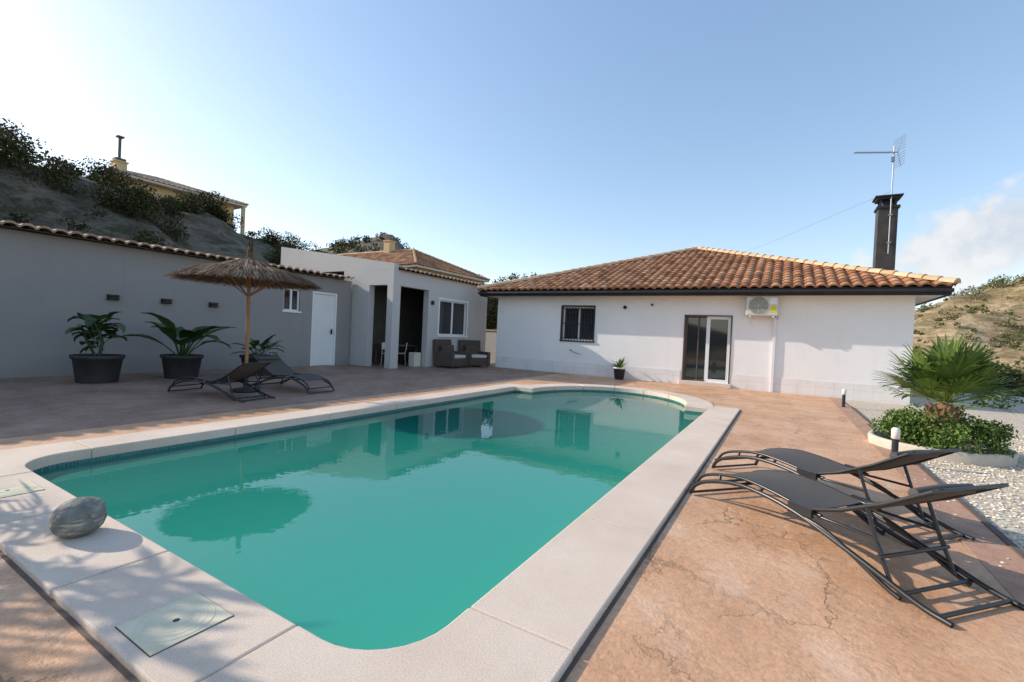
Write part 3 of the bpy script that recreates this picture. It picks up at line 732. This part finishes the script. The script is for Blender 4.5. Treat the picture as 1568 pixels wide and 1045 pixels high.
tree('olive_tree',-17.5,25.6,-.1,4.8,1.8,M_leaf,26,per=320)
E=empty('cypress_tree'); bl=[((-40+random.uniform(-.3,.3),37+random.uniform(-.3,.3),5+6.6*k/16),.75*(1-k/17)+.1) for k in range(17)]
mb=MB(); mb.tube([(-40,37,3),(-40,37,10)],[.15,.05]); mb.build('trunk',M_bark,E); cloudobj('crown',bl,90,.12,M_leaf,E)

def leaf(mb,base,az,el,L,W,droop,stalk=.35,seg=9,mi=0,fold=.25,sr=.008):
    p=Vector(base); r=random.random(); pts=[p.copy()]; dirs=[]
    for i in range(seg):
        e=el-droop*(i/seg)**1.3; d=Vector((math.cos(az)*math.cos(e),math.sin(az)*math.cos(e),math.sin(e))); dirs.append(d); p=p+d*L/seg; pts.append(p.copy())
    side=Vector((-math.sin(az),math.cos(az),0)); k0=int(seg*stalk)
    mb.tube(pts,[sr*(1-.8*i/seg) for i in range(seg+1)],5,mi,r*.5+.3)
    vs=[]
    for i in range(k0,seg+1):
        u=(i-k0)/(seg-k0); w=W*math.sin(math.pi*min(1,max(0.02,u**.75)))**.8
        if i==seg: w=.002
        d=dirs[min(i,seg-1)]; up=side.cross(d)*-1
        if up.z<0: up=-up
        rip=random.uniform(-.1,.1)*W
        vs+=[pts[i]-side*w+up*(w*fold+rip),pts[i]+Vector((0,0,.002)),pts[i]+side*w+up*(w*fold-rip)]
    m=seg-k0; fs=[]
    for i in range(m):
        a=i*3; fs+=[(a,a+1,a+4,a+3),(a+1,a+2,a+5,a+4)]
    mb.add(vs,fs,mi,True,r)
def pot(x,y,rt,rb,h,E,mat=M_dk):
    mb=MB(); mb.lathe([(0,0),(rb,0),(rb*1.02,.02),(rt*.93,h*.86),(rt,h*.87),(rt*1.02,h),(rt*.95,h),(rt*.92,h*.9),(0,h*.88)],(x,y,G),32,0); mb.build('pot',mat,E)
    mb=MB(); mb.lathe([(0,h*.885),(rt*.91,h*.885)],(x,y,G),24); mb.build('soil',M_soil,E)
E=empty('potted_philodendron'); pot(-12.2,3.85,.43,.33,.56,E); mb=MB()
for i in range(38):
    leaf(mb,(-12.2+random.uniform(-.12,.12),3.85+random.uniform(-.12,.12),.45+random.uniform(.1,.7)),random.uniform(0,6.28),random.uniform(.5,1.4),random.uniform(.35,.6),random.uniform(.09,.14),random.uniform(1.2,2.6),stalk=.4)
mb.tube([(-12.2,3.85,.4),(-12.15,3.9,.8),(-12.25,3.8,1.2)],.03,8,0,.1); mb.tube([(-12.2,3.85,.4),(-12.3,3.7,.8),(-12.3,3.6,1.1)],.025,8,0,.1); mb.build('leaves',M_plant,E)
E=empty('potted_bird_of_paradise'); pot(-12.2,5.4,.42,.32,.54,E); mb=MB()
for i in range(14):
    a=i*2.4; leaf(mb,(-12.2+.08*math.cos(a),5.4+.08*math.sin(a),.45),a+random.uniform(-.3,.3),random.uniform(.85,1.45),random.uniform(1.1,1.55),random.uniform(.13,.19),random.uniform(1.0,2.1),stalk=.35,sr=.018)
mb.tube([(-12.2,5.4,.4),(-12.2,5.4,.8)],[.07,.05],8,0,.2); mb.build('leaves',M_plant,E)
E=empty('potted_shrub'); pot(-12.0,7.1,.42,.32,.52,E); mb=MB()
for i in range(24):
    leaf(mb,(-12+random.uniform(-.2,.2),7.1+random.uniform(-.2,.2),.42),random.uniform(0,6.28),random.uniform(.4,1.4),random.uniform(.5,.95),random.uniform(.07,.11),random.uniform(.8,2),stalk=.45)
mb.build('leaves',M_plant,E)
E=empty('potted_agave'); mb=MB(); px_,py_=-4.85,15.7
mb.lathe([(0,0),(.15,0),(.16,.02),(.2,.36),(.21,.38),(.19,.38),(0,.35)],(px_,py_,G),24); mb.build('pot',M_black,E)
mb=MB(); mb.lathe([(.197,.375),(.215,.375),(.215,.42),(.19,.42),(.18,.38)],(px_,py_,G),24); mb.build('rim',M_wf,E)
mb=MB()
for i in range(24): leaf(mb,(px_,py_,.34),i*2.4,random.uniform(.4,1.4),random.uniform(.38,.55),.035,random.uniform(.2,.9),stalk=.0,sr=.004)
mb.build('leaves',M_palm,E)

cx,cy=2.0,8.9; E=empty('round_planter'); mb=MB(); mb.lathe([(.78,-.1),(.80,.10),(.79,.13),(.72,.13),(.71,.08),(.0,.06)],(cx,cy,G),48); mb.build('rim',simple('planter_concrete',(.5,.43,.35),(.6,.53,.44),8,.9,bump=.4),E)
E=empty('planter_shrubs'); bl=[]
for i in range(80):
    a=random.random()*6.28; d=.70*math.sqrt(random.random()); bl.append(((cx+d*math.cos(a),cy+d*math.sin(a),.10+random.uniform(0,.44)*(1.2-d)),random.uniform(.12,.2)))
cloudobj('leaves',bl,4600,.024,M_hedge,E)
mb=MB()
for i in range(20): 
    b=random.choice(bl)[0]; mb.tube([(b[0],b[1],0),b],.008,5)
mb.build('stems',M_bark,E)
E=empty('fan_palm_tree'); px_,py_=2.02,8.75
mb=MB(); mb.tube([(px_,py_,0),(px_+.02,py_,.3),(px_,py_,.55),(px_,py_,.70)],[.13,.17,.14,.06],14)
for i in range(60):
    a=i*2.4; z=.12+.5*i/60; r=.14; mb.tube([(px_+r*math.cos(a),py_+r*math.sin(a),z),(px_+(r+.07)*math.cos(a),py_+(r+.07)*math.sin(a),z+.09)],[.025,.008],5)
mb.build('trunk',M_fibre,E)
mb=MB()
for i in range(32):
    az=i*2.4+random.uniform(-.2,.2); el=1.45-1.35*(i/32)+random.uniform(-.1,.1); Lp=random.uniform(.32,.62)
    b=Vector((px_,py_,.66)); d=Vector((math.cos(az)*math.cos(el),math.sin(az)*math.cos(el),math.sin(el)))
    tip=b+d*Lp-Vector((0,0,.03)); mb.tube([b,b+d*Lp*.5,tip],[.012,.009,.007],5,0,.6)
    side=Vector((-math.sin(az),math.cos(az),0)); up=d.cross(side); 
    if up.z<0: up=-up
    rr=random.random(); nb=16
    for j in range(nb):
        an=(j/(nb-1)-.5)*math.radians(165); L=random.uniform(.44,.54)*(1-.25*abs(an)/1.9)
        dv=(d*math.cos(an)+side*math.sin(an)+up*.16*math.cos(an*1.5)).normalized(); w=side*math.cos(an)-d*math.sin(an)
        p1=tip+dv*L*.5; p2=tip+dv*L*.82-Vector((0,0,.01)); p3=tip+dv*L-Vector((0,0,.03+.03*random.random()))
        W=.021; v=[tip-w*.004,tip+w*.004,p1+w*W+up*.01,p1-w*W+up*.01,p2+w*W*.55,p2-w*W*.55,p3]
        mb.add(v,[(0,1,2,3),(3,2,4,5),(5,4,6)],0,False,min(1,max(0,rr*.6+random.random()*.4)))
mb.build('fronds',M_palm,E)
for x,y in ((1.28,7.45),(1.35,13.8)):
    E=empty('bollard_light'); mb=MB(); mb.lathe([(0,0),(.055,0),(.055,.015),(.035,.02),(.035,.30),(0,.30)],(x,y,G),16); mb.build('post',M_frame,E)
    mb=MB(); mb.lathe([(.033,.30),(.045,.305),(.045,.42),(.03,.44),(0,.445)],(x,y,G),16); mb.build('diffuser',simple('frosted_diffuser',(.8,.76,.68)),E)

# ---------------------------------------------------------------- loungers
def lounger(x,y,ang):
    E=empty('sun_lounger'); T=Matrix.Translation((x,y,G))@Matrix.Rotation(ang,4,'Z'); W=.62
    mb=MB(T); r=.017
    for y_ in (0,W):
        rail=spline([(0,y_,.02),(.05,y_,.10),(.2,y_,.185),(.5,y_,.265),(.8,y_,.275),(1.1,y_,.235),(1.45,y_,.14),(1.8,y_,.035),(1.96,y_,.012)])
        mb.tube(rail,r)
        yi=.03 if y_==0 else W-.03
        top=spline([(.03,yi,.115),(.12,yi,.21),(.3,yi,.275),(.55,yi,.32),(.8,yi,.315),(1.05,yi,.29),(1.22,yi,.28)])
        mb.tube(top,.013)
        mb.tube([(1.12,yi+.0,.285),(1.35,yi,.37),(1.6,yi,.50),(1.85,yi,.66)],.013)
        mb.tube(spline([(1.05,y_,.245),(1.3,y_,.20),(1.62,y_,.05),(1.72,y_,.0+.014)]),.014)
        mb.tube([(1.5,yi,.44),(1.58,yi,.22),(1.66,yi,.045)],.012)
        mb.tube([(1.2,yi,.27),(1.56,yi,.28),(1.6,yi,.2)],.010)
        mb.tube([(.32,yi,.275),(.34,y_,.22)],.012); mb.tube([(.75,yi,.315),(.75,y_,.275)],.012)
        mb.box((1.0,y_-.012,.25),(1.18,y_+.012,.31))
    for xx,zz in ((.03,.115),(.0,.025),(1.0,.24),(1.72,.04),(1.9,.02),(1.6,.19),(1.85,.66),(.5,.255)):
        mb.tube([(xx,0,zz),(xx,W,zz)],.012)
    mb.build('frame',M_frame,E)
    mb=MB(T)
    def sl(path):
        P=spline(path,5); vs=[];k=7
        for p in P:
            for j in range(k):
                u=j/(k-1); vs.append((p.x,.035+(W-.07)*u,p.z-.018*math.sin(math.pi*u)))
        fs=[(i*k+j,(i+1)*k+j,(i+1)*k+j+1,i*k+j+1) for i in range(len(P)-1) for j in range(k-1)]
        mb.add(vs,fs,0,True)
        vs2=[(a,b,c-.006) for a,b,c in vs]; mb.add(vs2,[f[::-1] for f in fs],0,True)
    sl([(.22,0,.262),(.4,0,.305),(.6,0,.33),(.82,0,.322),(1.1,0,.292)])
    sl([(1.15,0,.30),(1.35,0,.378),(1.6,0,.512),(1.86,0,.675)])
    mb.build('sling',M_sling,E)
    mb=MB(T); mb.tube([(1.72,.06,.60),(1.72,.31,.605),(1.72,W-.06,.60)],[.03,.035,.03],10); mb.build('head_pad',M_sling,E)
an=math.atan2(-.66,.75)
lounger(-.66,4.46,an); lounger(-.60,5.52,an+.03)
lounger(-9.85,4.15,.17); lounger(-8.1,6.45,math.pi+.05)

# ---------------------------------------------------------------- parasol
E=empty('straw_parasol'); ux,uy=-9.2,5.22; RC=1.12
mb=MB(); mb.tube([(ux,uy,G),(ux-.01,uy,1.2),(ux-.03,uy,2.5)],.032,10)
def zc(r): return 2.54-.24*r-.05*math.sin(r*1.2)+.10*math.exp(-r*6)
for k in range(10):
    a=k*2*math.pi/10; mb.tube([(ux-.03,uy,2.44),(ux-.03+RC*math.cos(a),uy+RC*math.sin(a),zc(RC)-.06)],.012,6)
    mb.tube([(ux-.02,uy,1.85),(ux-.03+.6*math.cos(a),uy+.6*math.sin(a),zc(.6)-.06)],.009,5)
mb.build('pole_and_ribs',M_wood,E)
mb=MB(); mb.lathe([(.0,0),(.26,0),(.26,.05),(.05,.09),(.045,.3),(0,.3)],(ux,uy,G),28); mb.build('base',M_dk,E)
mb=MB(); nn=48
mb.lathe([(r,zc(r)-.035) for r in (.02,.2,.45,.7,.95,RC)],(ux-.03,uy,0),nn)
def strand(a,r0,L,w,off,r):
    a2=a+random.gauss(0,.05); r1=r0+L; c,s_=math.cos,math.sin
    p0=Vector((ux-.03+r0*c(a),uy+r0*s_(a),zc(r0)+off)); rm=(r0+r1)/2; am=(a+a2)/2
    p1=Vector((ux-.03+rm*c(am),uy+rm*s_(am),zc(rm)+off*.8)); dr_=max(0,r1-RC)
    p2=Vector((ux-.03+r1*c(a2),uy+r1*s_(a2),zc(r1)+off*.3-dr_*.2)); t=Vector((-s_(a),c(a),random.uniform(-.5,.5)))*w
    mb.add([p0-t,p0+t,p1+t,p1-t,p2+t*.4,p2-t*.4],[(0,1,2,3),(3,2,4,5)],0,False,r)
for i in range(9000):
    lay=random.choice([0.03,.25,.48,.68,.82]); strand(random.random()*6.283,lay+random.random()*.12,random.uniform(.32,.48),random.uniform(.004,.009),random.uniform(0,.05)+(.04 if lay in(.25,.68) else 0),random.random())
for i in range(2500):
    strand(random.random()*6.283,.88+random.random()*.1,random.uniform(.24,.42),random.uniform(.003,.007),random.uniform(-.05,.02),random.random()*.7)
for i in range(320):
    a=random.random()*6.28; r=random.uniform(0,.06); p=Vector((ux-.03+r*math.cos(a),uy+r*math.sin(a),2.58)); q=Vector((ux-.03+r*.3*math.cos(a)+random.gauss(0,.014),uy+r*.3*math.sin(a)+random.gauss(0,.014),2.6+random.uniform(.15,.36))); t=Vector((-math.sin(a),math.cos(a),0))*.006
    mb.add([p-t,p+t,q+t,q-t],[(0,1,2,3)],0,False,random.random()*.6)
mb.build('thatch',M_straw,E)

# ---------------------------------------------------------------- wicker armchairs
def wchair(x,y,rot):
    E=empty('wicker_armchair'); T=Matrix.Translation((x,y,G))@Matrix.Rotation(rot,4,'Z'); mb=MB(T)
    mb.box((-.38,-.38,.08),(.38,.36,.36)); 
    for s in(-1,1): mb.box((min(s*.38,s*.5),-.40,.06),(max(s*.38,s*.5),.40,.62))
    M=Matrix.Translation((0,.38,.06))@Matrix.Rotation(-.12,4,'X'); mb.box((-.50,-.02,0),(.50,.12,1.02),0,M)
    for a in(-.42,.42):
        for b in(-.34,.4): mb.box((a-.03,b-.03,0),(a+.03,b+.03,.08))
    mb.build('frame',M_wick,E,bevel=.035)
    mb=MB(T); mb.box((-.36,-.38,.37),(.36,.34,.50)); mb.build('seat_cushion',M_cush,E,bevel=.045)
    mb=MB(T); mb.box((-.34,.20,.50),(.34,.35,.86)); mb.build('back_cushion',M_wick,E,bevel=.045)
wchair(-11.0,14.2,math.pi/2); wchair(-10.85,15.5,math.pi/2-.45)

# ---------------------------------------------------------------- shade tree left of the view (casts the dappled shadows)
def bigtree():
    E=empty('garden_shrub_tree'); x,y=-7.4,-1.05; mb=MB(); mb.tube(spline([(x,y,-.1),(x+.1,y,.8),(x,y+.1,1.6)]),[.09-.004*i for i in range(13)])
    mb2=MB()
    for i in range(90):
        a=random.random()*6.28; d=random.uniform(.1,1.2); c=Vector((x+.5+d*math.cos(a),y+.35+d*math.sin(a),random.uniform(1.1,2.4)))
        if c.y>.33: continue
        mb.tube([(x,y+.1,1.2),(Vector((x,y,1.3))+c)/2,c],[.03,.02,.008],5)
        for k in range(9):
            leaf(mb2,c,random.uniform(0,6.28),random.uniform(-.5,1.2),random.uniform(.2,.42),random.uniform(.02,.035),.8,stalk=.05,seg=5,sr=.003)
    mb.build('limbs',M_bark,E); mb2.build('leaves',M_plant,E)
bigtree()
E=empty('potted_palm'); x,y=-6.6,.1; pot(x,y,.25,.2,.4,E); mb=MB(); mb.tube([(x,y,.3),(x,y,.7)],.05)
for i in range(7):
    az=i*2.4; pts=spline([(x,y,.65),(x+.3*math.cos(az),y+.3*math.sin(az)*.8,1.05),(x+.65*math.cos(az),y+.6*math.sin(az)*.8,1.15),(x+.9*math.cos(az),y+.8*math.sin(az)*.8,.95)],6)
    mb.tube(pts,.008,5)
    for j,p in enumerate(pts[4:]):
        d=Vector((math.cos(az),math.sin(az),0)); s_=Vector((-d.y,d.x,0))
        for sg in(-1,1):
            q=p+(d*.5+s_*sg).normalized()*.26-Vector((0,0,.06)); w=d*.014; mb.add([p-w,p+w,q],[(0,1,2)],0,False,random.random())
mb.build('fronds',M_palm,E)

# ---------------------------------------------------------------- light & world
el=math.radians(25.5); hx,hy=-.975,-.222
sun=bpy.data.lights.new('sun','SUN'); sun.energy=5.0; sun.angle=math.radians(.5); sun.color=(1,.90,.76)
so=bpy.data.objects.new('sun',sun); sc.collection.objects.link(so)
D=Vector((-hx*math.cos(el),-hy*math.cos(el),-math.sin(el))); so.rotation_euler=D.to_track_quat('-Z','Y').to_euler(); so.location=(-20,-5,20)
w=bpy.data.worlds.new('World'); sc.world=w; w.use_nodes=True; t=w.node_tree; bg=t.nodes['Background']
sky=t.nodes.new('ShaderNodeTexSky'); sky.sky_type='NISHITA'; sky.sun_disc=False; sky.sun_elevation=el; sky.sun_rotation=math.atan2(hx,hy)%(2*math.pi)
sky.air_density=1.0; sky.dust_density=.6; sky.ozone_density=1.2; sky.altitude=100
bg.inputs[1].default_value=.15
tc=t.nodes.new('ShaderNodeTexCoord')
def mth(op,a,b=0.,c=0.):
    x=t.nodes.new('ShaderNodeMath'); x.operation=op
    for i,v in enumerate((a,b,c)):
        if isinstance(v,bpy.types.NodeSocket): t.links.new(v,x.inputs[i])
        else: x.inputs[i].default_value=v
    return x.outputs[0]
# added gain and constant blue offset brighten the sky and its ambient light
sky_lift=t.nodes.new('ShaderNodeVectorMath'); sky_lift.operation='MULTIPLY_ADD'; t.links.new(sky.outputs[0],sky_lift.inputs[0]); sky_lift.inputs[1].default_value=(1.45,1.28,1.12); sky_lift.inputs[2].default_value=(.48,1.0,1.85)
sx=t.nodes.new('ShaderNodeSeparateXYZ'); t.links.new(tc.outputs['Generated'],sx.inputs[0])
nz=t.nodes.new('ShaderNodeTexNoise'); t.links.new(tc.outputs['Generated'],nz.inputs[0]); nz.inputs['Scale'].default_value=16; nz.inputs['Detail'].default_value=9; nz.inputs['Roughness'].default_value=.52
dx=mth('DIVIDE',mth('SUBTRACT',sx.outputs[0],.29),.18); dz=mth('DIVIDE',mth('SUBTRACT',sx.outputs[2],mth('MULTIPLY_ADD',sx.outputs[0],.30,.10)),.072)
rr=mth('SQRT',mth('ADD',mth('MULTIPLY',dx,dx),mth('MULTIPLY',dz,dz)))
mk=mth('MULTIPLY',mth('ADD',mth('SUBTRACT',1.02,rr),mth('MULTIPLY',mth('SUBTRACT',nz.outputs[0],.5),2.2)),2.2)
mk=mth('MULTIPLY',mth('MINIMUM',mth('MAXIMUM',mk,0),1),mth('GREATER_THAN',sx.outputs[1],.2)); 
mxn=t.nodes.new('ShaderNodeMix'); mxn.data_type='RGBA'; t.links.new(mth('MULTIPLY',mk,.85),mxn.inputs[0]); t.links.new(sky_lift.outputs[0],mxn.inputs[6])
cr=t.nodes.new('ShaderNodeValToRGB'); t.links.new(nz.outputs[0],cr.inputs[0]); cr.color_ramp.elements[0].position=.38; cr.color_ramp.elements[0].color=(.70,.75,.83,1); cr.color_ramp.elements[1].position=.6; cr.color_ramp.elements[1].color=(1,.98,.97,1)
cm=t.nodes.new('ShaderNodeVectorMath'); cm.operation='SCALE'; t.links.new(cr.outputs[0],cm.inputs[0]); cm.inputs['Scale'].default_value=6.1; t.links.new(cm.outputs[0],mxn.inputs[7])
t.links.new(mxn.outputs[2],bg.inputs[0])

# ---------------------------------------------------------------- camera
cam=bpy.data.cameras.new('camera'); co=bpy.data.objects.new('camera',cam); sc.collection.objects.link(co); sc.camera=co
cam.sensor_width=36; cam.lens=16.14; cam.clip_end=6000; cam.clip_start=.05
Rm=Matrix.Rotation(math.radians(30.5),4,'Z')@Matrix.Rotation(math.radians(89.2),4,'X')@Matrix.Rotation(math.radians(2.7),4,'Z')
co.matrix_world=Matrix.Translation((0,0,1.35))@Rm
sc.view_settings.view_transform='Standard'; sc.view_settings.look='None'; sc.view_settings.exposure=0
